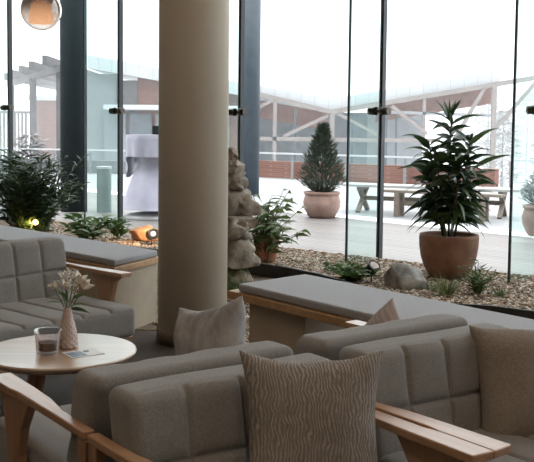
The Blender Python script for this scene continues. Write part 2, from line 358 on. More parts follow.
def pillow_bm(w, h, t, seed=0, n=26, ears=.1):
    bm = bmesh.new(); grid = {}
    for s in (1, -1):
        for i in range(n + 1):
            for j in range(n + 1):
                u = math.sin(PI / 2 * (2 * i / n - 1)); v = math.sin(PI / 2 * (2 * j / n - 1))
                edge = i in (0, n) or j in (0, n)
                if edge and (i, j) in grid: grid[(s, i, j)] = grid[(i, j)]; continue
                x = u * w / 2 * (1 - ears * (1 - v * v)); z = v * h / 2 * (1 - ears * (1 - u * u))
                th = t / 2 * (max(0, 1 - u ** 4) ** .6) * (max(0, 1 - v ** 4) ** .6)
                q = Vector((x * 7 + seed, z * 7, s))
                y = s * (th + (.012 * noise.noise(q) + .006 * noise.noise(q * 3)) * min(1, th / .02))
                z += .008 * noise.noise(Vector((x * 9, seed, 2))) ; y += .02 * math.sin(u * 2.2 + seed) * v * v * .5
                k = bm.verts.new((x, y, z)); grid[(s, i, j)] = k
                if edge: grid[(i, j)] = k
        for i in range(n):
            for j in range(n):
                f = [grid[(s, i, j)], grid[(s, i + 1, j)], grid[(s, i + 1, j + 1)], grid[(s, i, j + 1)]]
                try: bm.faces.new(f if s < 0 else f[::-1])
                except ValueError: pass
    bmesh.ops.recalc_face_normals(bm, faces=bm.faces); return bm

def rock_bm(rx, ry, rz, seed, sub=4, rough=.22, flat=.0, facet=.0, cuts=9):
    bm = bmesh.new(); bmesh.ops.create_icosphere(bm, subdivisions=sub, radius=1)
    for v in bm.verts:
        d = v.co.normalized(); q = d * 1.3 + Vector((seed * 3.1, seed, -seed))
        k = 1 + rough * noise.noise(q) + rough * .5 * noise.noise(q * 2.3) + rough * .28 * noise.noise(q * 5) + rough * .14 * noise.noise(q * 11)
        d = d * k
        m = max(abs(d.x), abs(d.y), abs(d.z)); d = d.lerp(d / m * .82, facet)
        v.co = Vector((d.x * rx, d.y * ry, d.z * rz))
    rr = random.Random(int(seed * 10))
    for k in range(cuts):
        nn = Vector((rr.uniform(-1, 1), rr.uniform(-1, 1), rr.uniform(-.5, 1))).normalized(); dd = rr.uniform(.60, .88)
        for v in bm.verts:
            u = Vector((v.co.x / rx, v.co.y / ry, v.co.z / rz)); e = u.dot(nn) - dd
            if e > 0: u -= nn * e * .93; v.co = Vector((u.x * rx, u.y * ry, u.z * rz))
    for v in bm.verts:
        if v.co.z < -rz * .6: v.co.z = -rz * .6 + (v.co.z + rz * .6) * .2
    return bm

def leaf(vs, fs, base, dirv, length, width, droop=.3, seg=4, fold=.15, shape=0, roll=1.1):
    """one tapering leaf as a strip of quads in a shared list"""
    d = Vector(dirv).normalized(); p = Vector(base); s = d.cross(Vector((0, 0, 1)))
    if s.length < .1: s = Vector((1, 0, 0))
    s.normalize()
    s = Matrix.Rotation(random.uniform(-roll, roll), 3, d) @ s
    st = len(vs)
    for i in range(seg + 1):
        t = i / seg; w = width / 2 * (math.sin(PI * min(1, .08 + t ** (.8 if shape == 0 else .55) * .92)) if i < seg else .02)
        up = s.cross(d)
        vs += [tuple(p - s * w + up * fold * w), tuple(p), tuple(p + s * w + up * fold * w)]
        p = p + d * (length / seg); d = (d + Vector((0, 0, -droop / seg))).normalized()
    for i in range(seg):
        a = st + 3 * i
        fs += [(a, a + 1, a + 4, a + 3), (a + 1, a + 2, a + 5, a + 4)]

# ------------------------------------------------------------------ camera
cam = bpy.data.cameras.new('camera'); co = bpy.data.objects.new('camera', cam); C.objects.link(co)
cam.sensor_width = 36; cam.lens = 36 * 920 / 534; cam.shift_y = -34 / 534; cam.clip_end = 400; cam.clip_start = .05
pt = math.atan(65 / 920); rl = math.radians(.65)
Fw = Vector((0, math.cos(pt), -math.sin(pt))); R0 = Vector((1, 0, 0)); U0 = Vector((0, math.sin(pt), math.cos(pt)))
R1 = math.cos(rl) * R0 + math.sin(rl) * U0; U1 = math.cos(rl) * U0 - math.sin(rl) * R0
co.matrix_world = Matrix(((R1.x, U1.x, -Fw.x, 0), (R1.y, U1.y, -Fw.y, 0), (R1.z, U1.z, -Fw.z, 1.3), (0, 0, 0, 1)))
S.camera = co
S.view_settings.view_transform = 'Standard'; S.view_settings.look = 'None'; S.view_settings.gamma = 1; S.view_settings.exposure = 0.9
S.cycles.use_denoising = True; S.cycles.max_bounces = 10; S.cycles.transparent_max_bounces = 24; S.cycles.volume_bounces = 1
S.cycles.sample_clamp_indirect = 6; S.cycles.caustics_reflective = False; S.cycles.caustics_refractive = False

# ------------------------------------------------------------------ world: white overcast snow sky
w = bpy.data.worlds.new('overcast_sky'); S.world = w; w.use_nodes = True; nt = w.node_tree; nt.nodes.clear()
wo = nt.nodes.new('ShaderNodeOutputWorld'); bg = nt.nodes.new('ShaderNodeBackground'); nt.links.new(bg.outputs[0], wo.inputs[0])
tc = nt.nodes.new('ShaderNodeTexCoord'); sx = nt.nodes.new('ShaderNodeSeparateXYZ'); nt.links.new(tc.outputs['Generated'], sx.inputs[0])
rp = nt.nodes.new('ShaderNodeValToRGB'); rp.color_ramp.elements[0].position = 0; rp.color_ramp.elements[0].color = (.86, .92, .97, 1)
rp.color_ramp.elements[1].position = .5; rp.color_ramp.elements[1].color = (.97, .98, 1, 1)
zz = nt.nodes.new('ShaderNodeMapRange'); zz.inputs[1].default_value = .22; zz.inputs[2].default_value = .9; zz.inputs[3].default_value = 1.22; zz.inputs[4].default_value = 2.6
nt.links.new(sx.outputs['Z'], zz.inputs[0]); nt.links.new(zz.outputs[0], bg.inputs[1])
nt.links.new(sx.outputs['Z'], rp.inputs[0]); nt.links.new(rp.outputs[0], bg.inputs[0]); pass

# ------------------------------------------------------------------ room shell
def fy(x): return 9.935 - .847 * x                      # the facade line
ang = math.atan2(-.647, .763)                           # its direction
ud = Vector((math.cos(ang), math.sin(ang), 0)); nd = Vector((-ud.y, ud.x, 0))   # nd points outdoors
CEIL = 6.4
bm = bmesh.new(); prism(bm, [(-5.5, -4), (9.5, -4), (9.5, fy(9.5)), (-5.5, fy(-5.5))], -.42, -.02); obj('floor_slab', bm, M['floor'], kind='structure').name = 'floor_1'
def bedline(x): return 4.75 - 1.21 * (x + .144)
bm = bmesh.new(); prism(bm, [(-5.5, -4), (9.5, -4), (9.5, fy(9.5)), (6.6, 3.0), (3.2, 3.0), (.42, 4.45), (-.10, 5.05), (-.55, 5.9), (-1.0, 5.95), (-2.3, 7.7), (-5.5, 11.4)], -.02, 0)
obj('floor', bm, M['floor'], kind='structure')
bm = bmesh.new(); prism(bm, [(-5.9, -4.4), (9.9, -4.4), (9.9, fy(9.9) + .3), (-5.9, fy(-5.9) + .3)], CEIL, CEIL + .3); obj('ceiling', bm, M['ceiling'], kind='structure')
obj('wall_left', B(-5.8, -5.5, -4.3, fy(-5.5), -.4, CEIL), M['wall'], kind='structure')
obj('wall_right', B(9.5, 9.8, -4.3, fy(9.5), -.4, CEIL), M['wall'], kind='structure')
obj('wall_back', B(-5.5, 9.5, -4.3, -4, -.4, CEIL), M['wall'], kind='structure')
# gravel bed ground and its pebbles
bm = bmesh.new(); prism(bm, [(6.6, 3.0), (8.1, fy(8.1)), (-5.5, fy(-5.5)), (-5.5, 11.4), (-2.3, 7.7), (-1.0, 5.95), (-.55, 5.9), (-.10, 5.05), (.42, 4.45), (3.2, 3.0)], -.02, .004)
tag(obj('gravel_ground', bm, M['gravelbase'], kind='structure'), 'gravel covered planting strip behind the padded benches', 'ground')
edge_pts = [(-3.4, 10.6), (-2.2, 9.9), (-1.1, 9.15), (-.45, 8.55), (-.13, 8.30), (.208, 7.99), (.468, 7.64), (.668, 7.20), (.98, 6.66), (1.29, 6.38), (1.567, 6.31), (1.83, 6.12), (2.4, 5.4), (3.2, 4.5), (4.3, 3.9)]
low = [(x, y) for x, y in edge_pts]
def edge_y(x):
    for (a, b), (c, d) in zip(edge_pts, edge_pts[1:]):
        if a <= x <= c: return b + (d - b) * (x - a) / (c - a)
    return 99
bm = bmesh.new(); prism(bm, low + [(4.3, fy(4.3) - .03), (-3.4, fy(-3.4) - .03)], 0, .075)
tag(obj('raised_gravel_ground', bm, M['gravelbase'], kind='structure'), 'raised gravel planting bed along the glass wall', 'ground')
bm = bmesh.new()
for (a, b) in zip(edge_pts, edge_pts[1:]): bar(bm, (a[0], a[1], .055), (b[0], b[1], .055), .022, .125)
tag(obj('bed_edging', bm, M['edging']), 'black curved edging strip holding the gravel behind the long benches', 'edging')
def pebbles():
    vs, fs = [], []
    base = bmesh.new(); bmesh.ops.create_icosphere(base, subdivisions=1, radius=1)
    bv = [v.co.copy() for v in base.verts]; bf = [[v.index for v in f.verts] for f in base.faces]; base.free()
    def put(x, y, z, r):
        k = len(vs); rot = Matrix.Rotation(random.uniform(0, 6.3), 3, 'Z') @ Matrix.Rotation(random.uniform(-.5, .5), 3, 'X')
        s = Vector((r * random.uniform(.8, 1.35), r * random.uniform(.7, 1.1), r * random.uniform(.45, .8)))
        for c in bv:
            q = rot @ Vector((c.x * s.x, c.y * s.y, c.z * s.z)); vs.append((x + q.x, y + q.y, z + q.z))
        fs.extend([tuple(i + k for i in f) for f in bf])
    n = 0
    while n < 21000:
        x = random.uniform(-2.9, 4.2); e = edge_y(x); f = fy(x) - .06
        if e + .03 >= f: continue
        y = e + .03 + (f - e - .03) * random.random()
        put(x, y, .080, random.uniform(.009, .019)); n += 1
    for i in range(9000):
        x = random.uniform(-2.0, 2.6); y0 = 5.3 - .93 * x; y = random.uniform(y0 + .1, y0 + 2.2)
        if y > edge_y(x) - .04 or math.hypot(x + .455, y - 5.66) < .27: continue
        put(x, y, .010, random.uniform(.010, .020))
    return vs, fs
vs, fs = pebbles()
tag(raw('gravel', vs, fs, M['pebble']), 'mixed brown and cream gravel spread in the planting bed', 'gravel', kind='stuff')

# glass facade: one window per bay, its fin, edge seal and clamp as parts
J = [(-5.4, fy(-5.4)), (-3.63, 13.01), (-1.838, 11.49), (-.299, 10.19), (1.11, 8.99), (2.36, 7.935), (3.9, fy(3.9)), (5.4, fy(5.4)), (7.4, fy(7.4)), (9.48, fy(9.48))]
for i, (a, b) in enumerate(zip(J, J[1:])):
    bm = bmesh.new(); A = Vector((*a, 0)); Bv = Vector((*b, 0)); g = .012
    bar(bm, A + ud * g + Vector((0, 0, 3.2)), Bv - ud * g + Vector((0, 0, 3.2)), .016, 6.32)
    wn = obj('window_%d' % (i + 1), bm, M['pane'], kind='structure')
    wn['label'] = 'tall frameless glass pane, bay %s of the glass wall' % ('first second third fourth fifth sixth seventh eighth ninth'.split()[i])
    bm = bmesh.new(); box(bm, -.019, .019, -.03, .03, .04, 6.36, mat=Matrix.Translation(Bv) @ Matrix.Rotation(ang, 4, 'Z'))
    obj('joint_seal', bm, M['seal'], wn)
    bm = bmesh.new(); box(bm, -.008, .008, -.55, -.03, .03, 6.36, mat=Matrix.Translation(Bv) @ Matrix.Rotation(ang, 4, 'Z'))
    fin = obj('glass_fin', bm, M['fin'], wn); fin['label'] = 'greenish glass fin standing square to the pane'
    bm = bmesh.new(); box(bm, -.010, .010, -.566, -.55, .03, 6.36, mat=Matrix.Translation(Bv) @ Matrix.Rotation(ang, 4, 'Z'))
    obj('fin_edge', bm, M['finedge'], fin)
    zc = 1.515 if i > 1 else (1.54 if i == 1 else 1.60)
    bm = bmesh.new(); q = Bv - nd * .055 + Vector((0, 0, zc))
    tube(bm, [q - ud * .055, q + ud * .055], .016, 14)
    for s in (-1, 1):
        for (o1, o2, rr) in ((.035, .062, .042), (.066, .112, .038)):
            tube(bm, [q + ud * s * o1, q + ud * s * o2], rr, 18)
    bmesh.ops.recalc_face_normals(bm, faces=bm.faces)
    obj('glass_clamp', bm, M['clampmetal'], wn, smooth=False)
bm = bmesh.new(); bar(bm, (-5.5, fy(-5.5), .02), (9.5, fy(9.5), .02), .09, .05); obj('trim_1', bm, M['seal'], kind='structure')
bm = bmesh.new(); bar(bm, (-5.5, fy(-5.5), -.2), (9.5, fy(9.5), -.2), .3, .4); obj('trim_2', bm, M['panel'], kind='structure')

# round interior column
t = tag(obj('round_column', L([(.001, 0), (.214, 0), (.214, CEIL), (.001, CEIL)], 64), M['column'], loc=(-.455, 5.66, 0), smooth=False), 'thick cream round column standing between the two grey benches', 'column')
for p in t.data.polygons: p.use_smooth = abs(p.normal.z) < .5
t['kind'] = 'structure'
k = obj('column_skirting', L([(.214, 0), (.224, .0), (.224, .085), (.214, .09)], 64), M['skirt'], t, smooth=True)

# ------------------------------------------------------------------ upholstered armchairs
# local frame: x across the chair 0..W, y forward from the back-to-back plane, z up
def make_chair(W, label, back_top=.715, H=1.0):
    t = thing('armchair', label, 'armchair')
    aw = .062; xi0 = .034; xi1 = W - .034; hx = (xi1 - xi0) / 2; cx = (xi0 + xi1) / 2
    def lean(v, zc=.50):
        z = v.z + zc
        return Vector((v.x, v.y - .20 * (z - .34) + (.02 if False else 0), v.z))
    hz = (back_top - .26) / 2; zc = .26 + hz; n = max(2, round(2 * hx / .155))
    su = [-hx + 2 * hx * i / n for i in range(1, n)]
    bm = cushion(hx, .062, hz, .032, seams_u=su, seams_v=[hz - .165, hz - .32], face='y', post=lambda v: lean(v, zc), seed=W * 9, amp=.003, puff=.005, depth=.010, width=.008)
    obj('backrest', bm, M['fabric'], t, loc=(cx, .155, zc), smooth=True)
    hy = .265
    bm = cushion(hx, hy, .075, .035, seams_u=su, face='z', seed=W * 5, amp=.003, depth=.009, puff=.004, width=.008)
    obj('seat', bm, M['fabric'], t, loc=(cx, .178 + hy, .375), smooth=True)
    obj('seat_frame', B(xi0 + .004, xi1 - .004, .06, .68, .235, .298), M['leg'], t, bevel=.004)
    def armbm(x0, mir):
        o = [(0, .006), (.030, .006), (.032, .19), (.050, .30), (.056, .42), (.060, .612), (-.007, .618), (-.007, .455), (0, .41)]
        # wide at the front, a swept notch, then slimmer towards the back
        pts = [((x if not mir else aw - x) + x0, y) for x, y in o]
        if mir: pts = pts[::-1]
        bm = bmesh.new(); prism(bm, pts, .579, .600); bmesh.ops.recalc_face_normals(bm, faces=bm.faces); return bm
    obj('armrest', armbm(0, False), M['arm'], t, bevel=.004)
    obj('armrest', armbm(W - aw, True), M['arm'], t, bevel=.004)
    for x0 in (.002, W - .030):
        bm = bmesh.new(); prismYZ(bm, [(.575, .579), (.53, .545), (.49, .42), (.43, .0), (.375, .0), (.415, .42), (.395, .50), (.34, .579)], x0, x0 + .028)
        bmesh.ops.recalc_face_normals(bm, faces=bm.faces); obj('front_leg', bm, M['leg'], t, bevel=.005)
        bm = bmesh.new(); prismYZ(bm, [(.045, .579), (.006, .579), (.006, .0), (.038, .0)], x0, x0 + .028)
        bmesh.ops.recalc_face_normals(bm, faces=bm.faces); obj('rear_leg', bm, M['leg'], t, bevel=.005)
    return t
bang = math.radians(36.6); bv = Vector((math.cos(bang), math.sin(bang), 0)); av = Vector((math.sin(bang), -math.cos(bang), 0))
O = Vector((-.415, 2.085, 0))
def place(ch, s, tt, rz, flip, W):
    # local +y must point along av (front chairs) or -av (flip)
    if not flip: ch.location = O + bv * (s + W) + av * tt; ch.rotation_euler = (0, 0, bang + PI)
    else: ch.location = O + bv * s + av * tt; ch.rotation_euler = (0, 0, bang)
# front chairs face the camera side; in their local frame x runs right-to-left
W1, W2 = .685, .70
cA = make_chair(W1, 'grey quilted armchair facing forward, lower centre, holding the wavy patterned pillow')
place(cA, 0, .004, 0, False, W1); cA['group'] = 'back to back armchairs'
cB = dup(cA, (0, 0, 0), 0, 'grey quilted armchair facing away by the round coffee table, mottled grey pillow against its back'); place(cB, 0, -.004, 0, True, W1)
cC = make_chair(W2, 'grey quilted armchair at the right with a plain taupe pillow'); place(cC, W1 + .014, .004, 0, False, W2); cC['group'] = 'back to back armchairs'
cD = dup(cC, (0, 0, 0), 0, 'grey quilted armchair facing away towards the long bench, behind the taupe pillow chair'); place(cD, W1 + .014, -.004, 0, True, W2)

# left sofa
eang = math.radians(-40.5)
aE = Vector((math.cos(eang), math.sin(eang), 0)); bE = Vector((-aE.y, aE.x, 0))
WE = 1.36
cE = make_chair(WE, 'two seat grey quilted sofa at the left edge, in front of the bench', back_top=.735)
cE.name = 'sofa'; cE['category'] = 'sofa'
tip = Vector((-.665, 4.49, 0))            # front end of its far armrest
# local x runs 0..W ; far arm lies at x = 0 when local +y = aE and local +x = -bE
cE.rotation_euler = (0, 0, math.atan2(-bE.y, -bE.x)); cE.location = tip - aE * .61 + bE * .03 + Vector((-.03, 0, 0))

# pillows (free things)
def pillow(name, mat, w, h, t, loc, rot, label, group='scatter pillows on the armchairs', seed=0, ears=.1):
    o = obj(name, pillow_bm(w, h, t, seed, ears=ears), mat, loc=loc, rot=rot, smooth=True); return tag(o, label, 'pillow', group)
def onchair(s, tt, z, lean, tilt, front=True, yaw=0):
    p = O + bv * s + av * tt; p.z = z
    return p, ((-lean if not front else lean), tilt, bang + yaw)
p, r = onchair(.448, .285, .60, -.30, .02, yaw=-.50); pillow('scatter_pillow', M['pillow_wave'], .35, .37, .12, p, r, 'large brown grey pillow with wavy lines leaning on the lower centre armchair', seed=2, ears=.14)
p, r = onchair(1.33, .265, .555, -.30, .03, yaw=-.40); pillow('scatter_pillow', M['pillow_brown'], .42, .38, .15, p, r, 'plain taupe pillow leaning in the corner of the right armchair', seed=5)
p, r = onchair(.565, -.345, .632, .25, -.26, front=False, yaw=-1.45); pillow('scatter_pillow', M['pillow_grey'], .31, .32, .12, p, r, 'mottled grey pillow sticking up behind the lower centre armchair, beside the column', seed=8)
p, r = onchair(1.31, -.36, .565, .2, -.75, front=False, yaw=-1.45); pillow('scatter_pillow', M['pillow_pink'], .22, .25, .09, p, r, 'pale pinkish pillow, only its corner showing above the back of the right armchair', seed=11)

# ------------------------------------------------------------------ benches
def make_bench(corner, dirv, length, depth_v, blocks, label, pad_over=.0):
    """corner: free front corner; dirv along the front; depth_v towards the window"""
    d = Vector((*dirv, 0)).normalized(); e = Vector((*depth_v, 0)); c = Vector((*corner, 0))
    t = thing('window_bench', label, 'bench', tuple(c + e * .5 + d * length * .5), group='padded benches by the planting bed')
    inv = -Vector(t.location)
    def quad(a0, a1, b0, b1, z0, z1):
        ps = [c + d * a0 + e * b0, c + d * a1 + e * b0, c + d * a1 + e * b1, c + d * a0 + e * b1]
        bm = bmesh.new(); prism(bm, [((p + inv).x, (p + inv).y) for p in ps], z0, z1); bmesh.ops.recalc_face_normals(bm, faces=bm.faces); return bm
    return t, quad
def pad(t, quad, a0, a1, b0, b1, z0, z1, n):
    bm = quad(a0, a1, b0, b1, z0, z1)
    o = obj('seat_pad', bm, M['pad'], t, bevel=.013)
    return o
t, q = make_bench((-.150, 4.865), (.615, -.79), 2.5, (.375, .372), None, 'long grey padded bench right of the column, in front of the potted plant')
pad(t, q, 0, 2.4, 0, 1, .448, .492, 6)
obj('oak_board', q(-.075, 2.45, -.03, 1.03, .405, .446), M['oak'], t, bevel=.004)
obj('support_block', q(.04, .50, .10, .9, 0, .405), M['plaster'], t, bevel=.004)
obj('support_block', q(1.75, 2.2, .10, .9, 0, .405), M['plaster'], t, bevel=.004)
t, q = make_bench((-.950, 5.70), (-.70, .715), 3.6, (.215, .50), None, 'long grey padded bench left of the column, behind the sofa')
pad(t, q, 0, 3.5, 0, 1, .448, .492, 6)
obj('oak_board', q(-.01, 3.55, -.02, 1.02, .405, .446), M['oak'], t, bevel=.004)
obj('support_block', q(.01, .42, .03, 1, 0, .405), M['plaster'], t, bevel=.004)
obj('support_block', q(2.4, 2.9, .10, .9, 0, .405), M['plaster'], t, bevel=.004)

# ------------------------------------------------------------------ coffee table and what stands on it
tx, ty = -.776, 3.43
t = thing('coffee_table', 'round pale wooden coffee table between the sofa and the armchairs', 'table', (tx, ty, 0))
obj('tabletop', L([(.001, .440), (.255, .440), (.284, .457), (.287, .465), (.283, .470), (.001, .470)], 72), M['table'], t)
obj('apron', L([(.001, .41), (.12, .41), (.12, .4395), (.001, .4395)], 32), M['leg'], t)
for k in range(4):
    a = PI / 4 + k * PI / 2 + .35
    obj('leg', T([(.11 * math.cos(a), .11 * math.sin(a), .415), (.23 * math.cos(a), .23 * math.sin(a), 0)], .02, 12, .012), M['leg'], t, smooth=True)
vx, vy = -.755, 3.465
v = thing('bud_vase', 'blush ridged ceramic vase on the coffee table', 'vase', (vx, vy, .4705))
prof = [(.001, 0), (.031, 0), (.036, .004), (.037, .02), (.034, .05), (.027, .085), (.019, .115), (.0145, .14), (.0150, .155), (.0125, .155), (.011, .14), (.001, .02)]
def fine(prof, n):
    o = []
    for (r0, z0), (r1, z1) in zip(prof, prof[1:]):
        for i in range(n): o.append((r0 + (r1 - r0) * i / n, z0 + (z1 - z0) * i / n))
    return o + [prof[-1]]
bm = bmesh.new(); fp = fine(prof, 6)
lathe(bm, fp, 60, fold=lambda a, k, z: (.17 * max(0, math.sin(a * 10 + (int(z / .0115) % 2) * PI)) * max(0, math.sin(z / .0115 * PI) ** 2) ** .5 if (8 < k < 46) else 0))
bmesh.ops.recalc_face_normals(bm, faces=bm.faces); obj('vase_body', bm, M['vase'], v, smooth=True)
fl = thing('flower_bunch', 'small bunch of cream white lilies with green leaves standing in the vase', 'flowers', (vx, vy, .60))
sv, sf = [], []; sb = bmesh.new(); heads = []
for (dx, dy, hz, sz) in ((.040, .01, .115, .052), (.062, -.01, .098, .048), (-.008, .01, .128, .046), (.0, -.03, .10, .040), (-.048, .0, .095, .036), (.02, .03, .135, .03), (-.03, .02, .115, .02)):
    tube(sb, [(0, 0, -.08), (dx * .1, dy * .1, .01), (dx * .6, dy * .6, hz * .6), (dx, dy, hz)], .0018, 6); heads.append((dx, dy, hz, sz))
bmesh.ops.recalc_face_normals(sb, faces=sb.faces); obj('stem', sb, M['stemgreen'], fl, smooth=True)
for (dx, dy, hz, sz) in heads:
    pv, pf = [], []; ax = Vector((dx, dy, .09)).normalized(); s1 = ax.cross(Vector((0, 1, 0))).normalized(); s2 = ax.cross(s1)
    for k in range(6):
        a = k * PI / 3 + dx * 30; d = (ax * 1.0 + (s1 * math.cos(a) + s2 * math.sin(a)) * (.55 if k % 2 else .8))
        leaf(pv, pf, (dx, dy, hz), d, sz, sz * .62, droop=.5, seg=4, fold=.4, shape=1)
    h = raw('blossom', pv, pf, M['petal'], fl, smooth=True)
    cb = bmesh.new()
    for k in range(4):
        a = k * PI / 2; tube(cb, [(dx, dy, hz), tuple(Vector((dx, dy, hz)) + ax * sz * .7 + (s1 * math.cos(a) + s2 * math.sin(a)) * .004)], .0012, 5)
    obj('stamen', cb, M['stamen'], h)
for (b0, d0, ln) in (((-.01, 0, .04), (-.8, -.2, .25), .075), ((.01, -.01, .03), (.8, -.3, .35), .085), ((0, -.01, .05), (.1, -.5, .9), .07), ((.02, 0, .06), (.9, .1, .5), .06), ((-.01, 0, .05), (-.3, -.4, .9), .065), ((.01, 0, .02), (.95, -.1, .05), .08), ((0, 0, .06), (-.7, .3, .6), .05)):
    leaf(sv, sf, b0, d0, ln, .017, droop=.6, seg=6)
raw('leaves', sv, sf, M['leafmid'], fl, smooth=True)
g = thing('glass_tumbler', 'clear glass tumbler on the coffee table left of the vase', 'glass', (-.808, 3.37, .4705))
obj('glass_body', L([(.001, 0), (.038, 0), (.042, .004), (.050, .086), (.052, .088), (.0480, .087), (.039, .014), (.001, .012)], 48), M['clearglass'], g, smooth=True)
tag(obj('tealight_candle', L([(.001, 0), (.033, 0), (.034, .030), (.001, .034)], 32), M['candle'], loc=(-.808, 3.37, .4830), smooth=False), 'dark plum candle inside the clear glass tumbler', 'candle')
m = thing('leaflet', 'white printed leaflet lying flat on the coffee table beside the vase', 'leaflet', (-.678, 3.375, .4702), .62)
obj('page', B(-.065, .065, -.048, .048, 0, .0018), M['paper'], m)
obj('printed_picture', B(-.058, .0, -.040, .030, .0018, .0024), M['inkblue'], m)
obj('printed_logo', L([(.001, .0018), (.012, .0018), (.012, .0024), (.001, .0024)], 20, c=(.020, .018)), M['inkdark'], m)

# ------------------------------------------------------------------ pendant lamp
lm = thing('pendant_lamp', 'smoked glass globe pendant lamp glowing warm, hanging at the upper left', 'lamp', (-1.225, 5.0, 1.940))
obj('globe', L([(.02 * 0 + .001, -.108)] + [(.108 * math.sin(PI * i / 32), -.108 * math.cos(PI * i / 32)) for i in range(1, 30)], 56), M['globe'], lm, smooth=True)
sh = obj('lamp_shade', L([(.052, -.072), (.066, -.070), (.052, .035), (.020, .050), (.018, .050), (.048, .033), (.060, -.066)], 48), M['shade'], lm, smooth=True)
obj('bulb', L([(.001, -.030), (.014, -.024), (.019, -.008), (.014, .012), (.009, .03), (.001, .032)], 24), M['bulb'], sh, smooth=True)
obj('cap', L([(.001, .13), (.02, .128), (.024, .095), (.024, .05), (.001, .05)], 32), M['chrome'], lm, smooth=True)
obj('cord', T([(0, 0, .125), (0, 0, CEIL - 1.951)], .003, 8), M['blackmetal'], lm)
def light(kind, name, loc, energy, col, rot=(0, 0, 0), **kw):
    l = bpy.data.lights.new(name, kind); l.energy = energy; l.color = col
    for k2, v2 in kw.items(): setattr(l, k2, v2)
    o = bpy.data.objects.new(name, l); C.objects.link(o); o.location = loc; o.rotation_euler = rot; return o
light('POINT', 'pendant_light', (-1.225, 5.0, 1.951), 4, (1, .7, .42), shadow_soft_size=.04)
# unseen ceiling lamps added behind the camera as warm fill light
for i, (x, y) in enumerate([(-3.2, -1.5), (-1.0, -1.5), (1.2, -1.5), (3.4, -1.5), (-2.2, .9), (2.4, .9)]):
    d = obj('added_ceiling_light', L([(.001, -.012), (.09, -.012), (.11, 0), (.001, 0)], 32), M['fill_downlight'], loc=(x, y, CEIL - .001))
    tag(d, 'unseen round ceiling light added as warm fill', 'ceiling light', 'added ceiling fill lights')
    light('AREA', 'added_fill_lamp', (x, y, CEIL - .03), 12, (1, .78, .58), shape='DISK', size=.25)

# ------------------------------------------------------------------ bed: stones, lamps, plants
stack = [(-.275, .10, .165, .16, .20, 'mossrock', 'mossy base stone at the foot of the balanced rock stack', 1),
         (-.265, .335, .215, .18, .155, 'sandstone', 'second rock from the bottom of the balanced rock stack', 2),
         (-.275, .535, .20, .16, .125, 'sandstone', 'craggy third rock from the bottom of the rock stack', 3),
         (-.265, .735, .20, .15, .145, 'sandstone', 'pale middle rock bulging to the right in the rock stack', 4),
         (-.27, .905, .125, .12, .085, 'sandstone', 'rounded rock under the small knob rock of the stack', 5),
         (-.265, 1.005, .095, .09, .06, 'sandstone', 'small knob rock second from the top of the stack', 6),
         (-.275, 1.10, .065, .06, .075, 'sandstone', 'topmost small upright rock of the balanced rock stack', 7)]
for (x, z, rx, ry, rz, mt, lb, sd) in stack:
    tag(obj('stacked_rock', rock_bm(rx * 1.02, ry, rz * 1.2, sd * 1.7, rough=.85, facet=.15, cuts=10), M[mt], loc=(x, 7.3, z + .01), smooth=True), lb, 'rock', 'balanced rock stack')
tag(obj('boulder', rock_bm(.215, .19, .175, 21, rough=.35, facet=.1, cuts=20), M['rock'], loc=(1.12, 7.25, .125), rot=(.1, .22, -.5), smooth=True), 'grey craggy boulder lying left of the big potted plant', 'rock')
tag(obj('boulder', rock_bm(.19, .12, .10, 31, rough=.4, facet=.2), M['orangestone'], loc=(-1.335, 10.1, .155), smooth=True), 'ochre stone lit warm behind the left bench end', 'rock')
def spot(loc, rz, tilt, lens, label, sc=1, ring=False):
    t = thing('garden_spotlight', label, 'spotlight', loc, rz, 'spotlights in the planting bed')
    prof = [(.001, -.05), (.034, -.05), (.045, -.02), (.050, .05), (.050, .056), (.038, .056), (.036, .045), (.001, .045)]
    sc_l = .6 if lens == M['spotlensw'] else (1 if lens == M['spotlens'] else 1.32); h = obj('lamp_head', L([(r * sc, z * sc) for r, z in prof], 32), M['blackmetal'], t, loc=(0, 0, .085 * sc), rot=(tilt, 0, 0), smooth=False)
    obj('lens', L([(.001, .046 * sc), (.0355 * sc * sc_l, .046 * sc), (.0355 * sc * sc_l, .051 * sc), (.001, .060 * sc)], 28), lens, h)
    obj('spike', T([(0, 0, -.03), (0, 0, .06 * sc)], .006, 8), M['blackmetal'], t); return t
spot((-1.235, 9.80, .085), .5, math.radians(76), M['spotlensw'], 'black round spotlight with a white face in front of the ochre stone', 1.25)
light('SPOT', 'stone_spot', (-1.20, 9.70, .34), 9, (1, .6, .32), rot=(math.radians(38), 0, math.radians(22)), spot_size=2.0, spot_blend=.8, shadow_soft_size=.03)
spot((-2.36, 9.35, .27), .2, math.radians(62), M['spotlens'], 'yellow glowing spotlight beneath the bamboo palm', .8)
light('POINT', 'palm_uplight', (-2.42, 9.40, .34), 3.5, (1, .62, .16), shadow_soft_size=.03)
spot((.862, 7.47, .10), .5, math.radians(48), pbr('sky_reflection_lens', (.75, .66, .64), (.8, .7, .68), scale=9, rough=.3), 'spotlight with a pale tilted face beside the grey boulder', 1.05)  # pale lens colour stands in for sky reflected in the glass

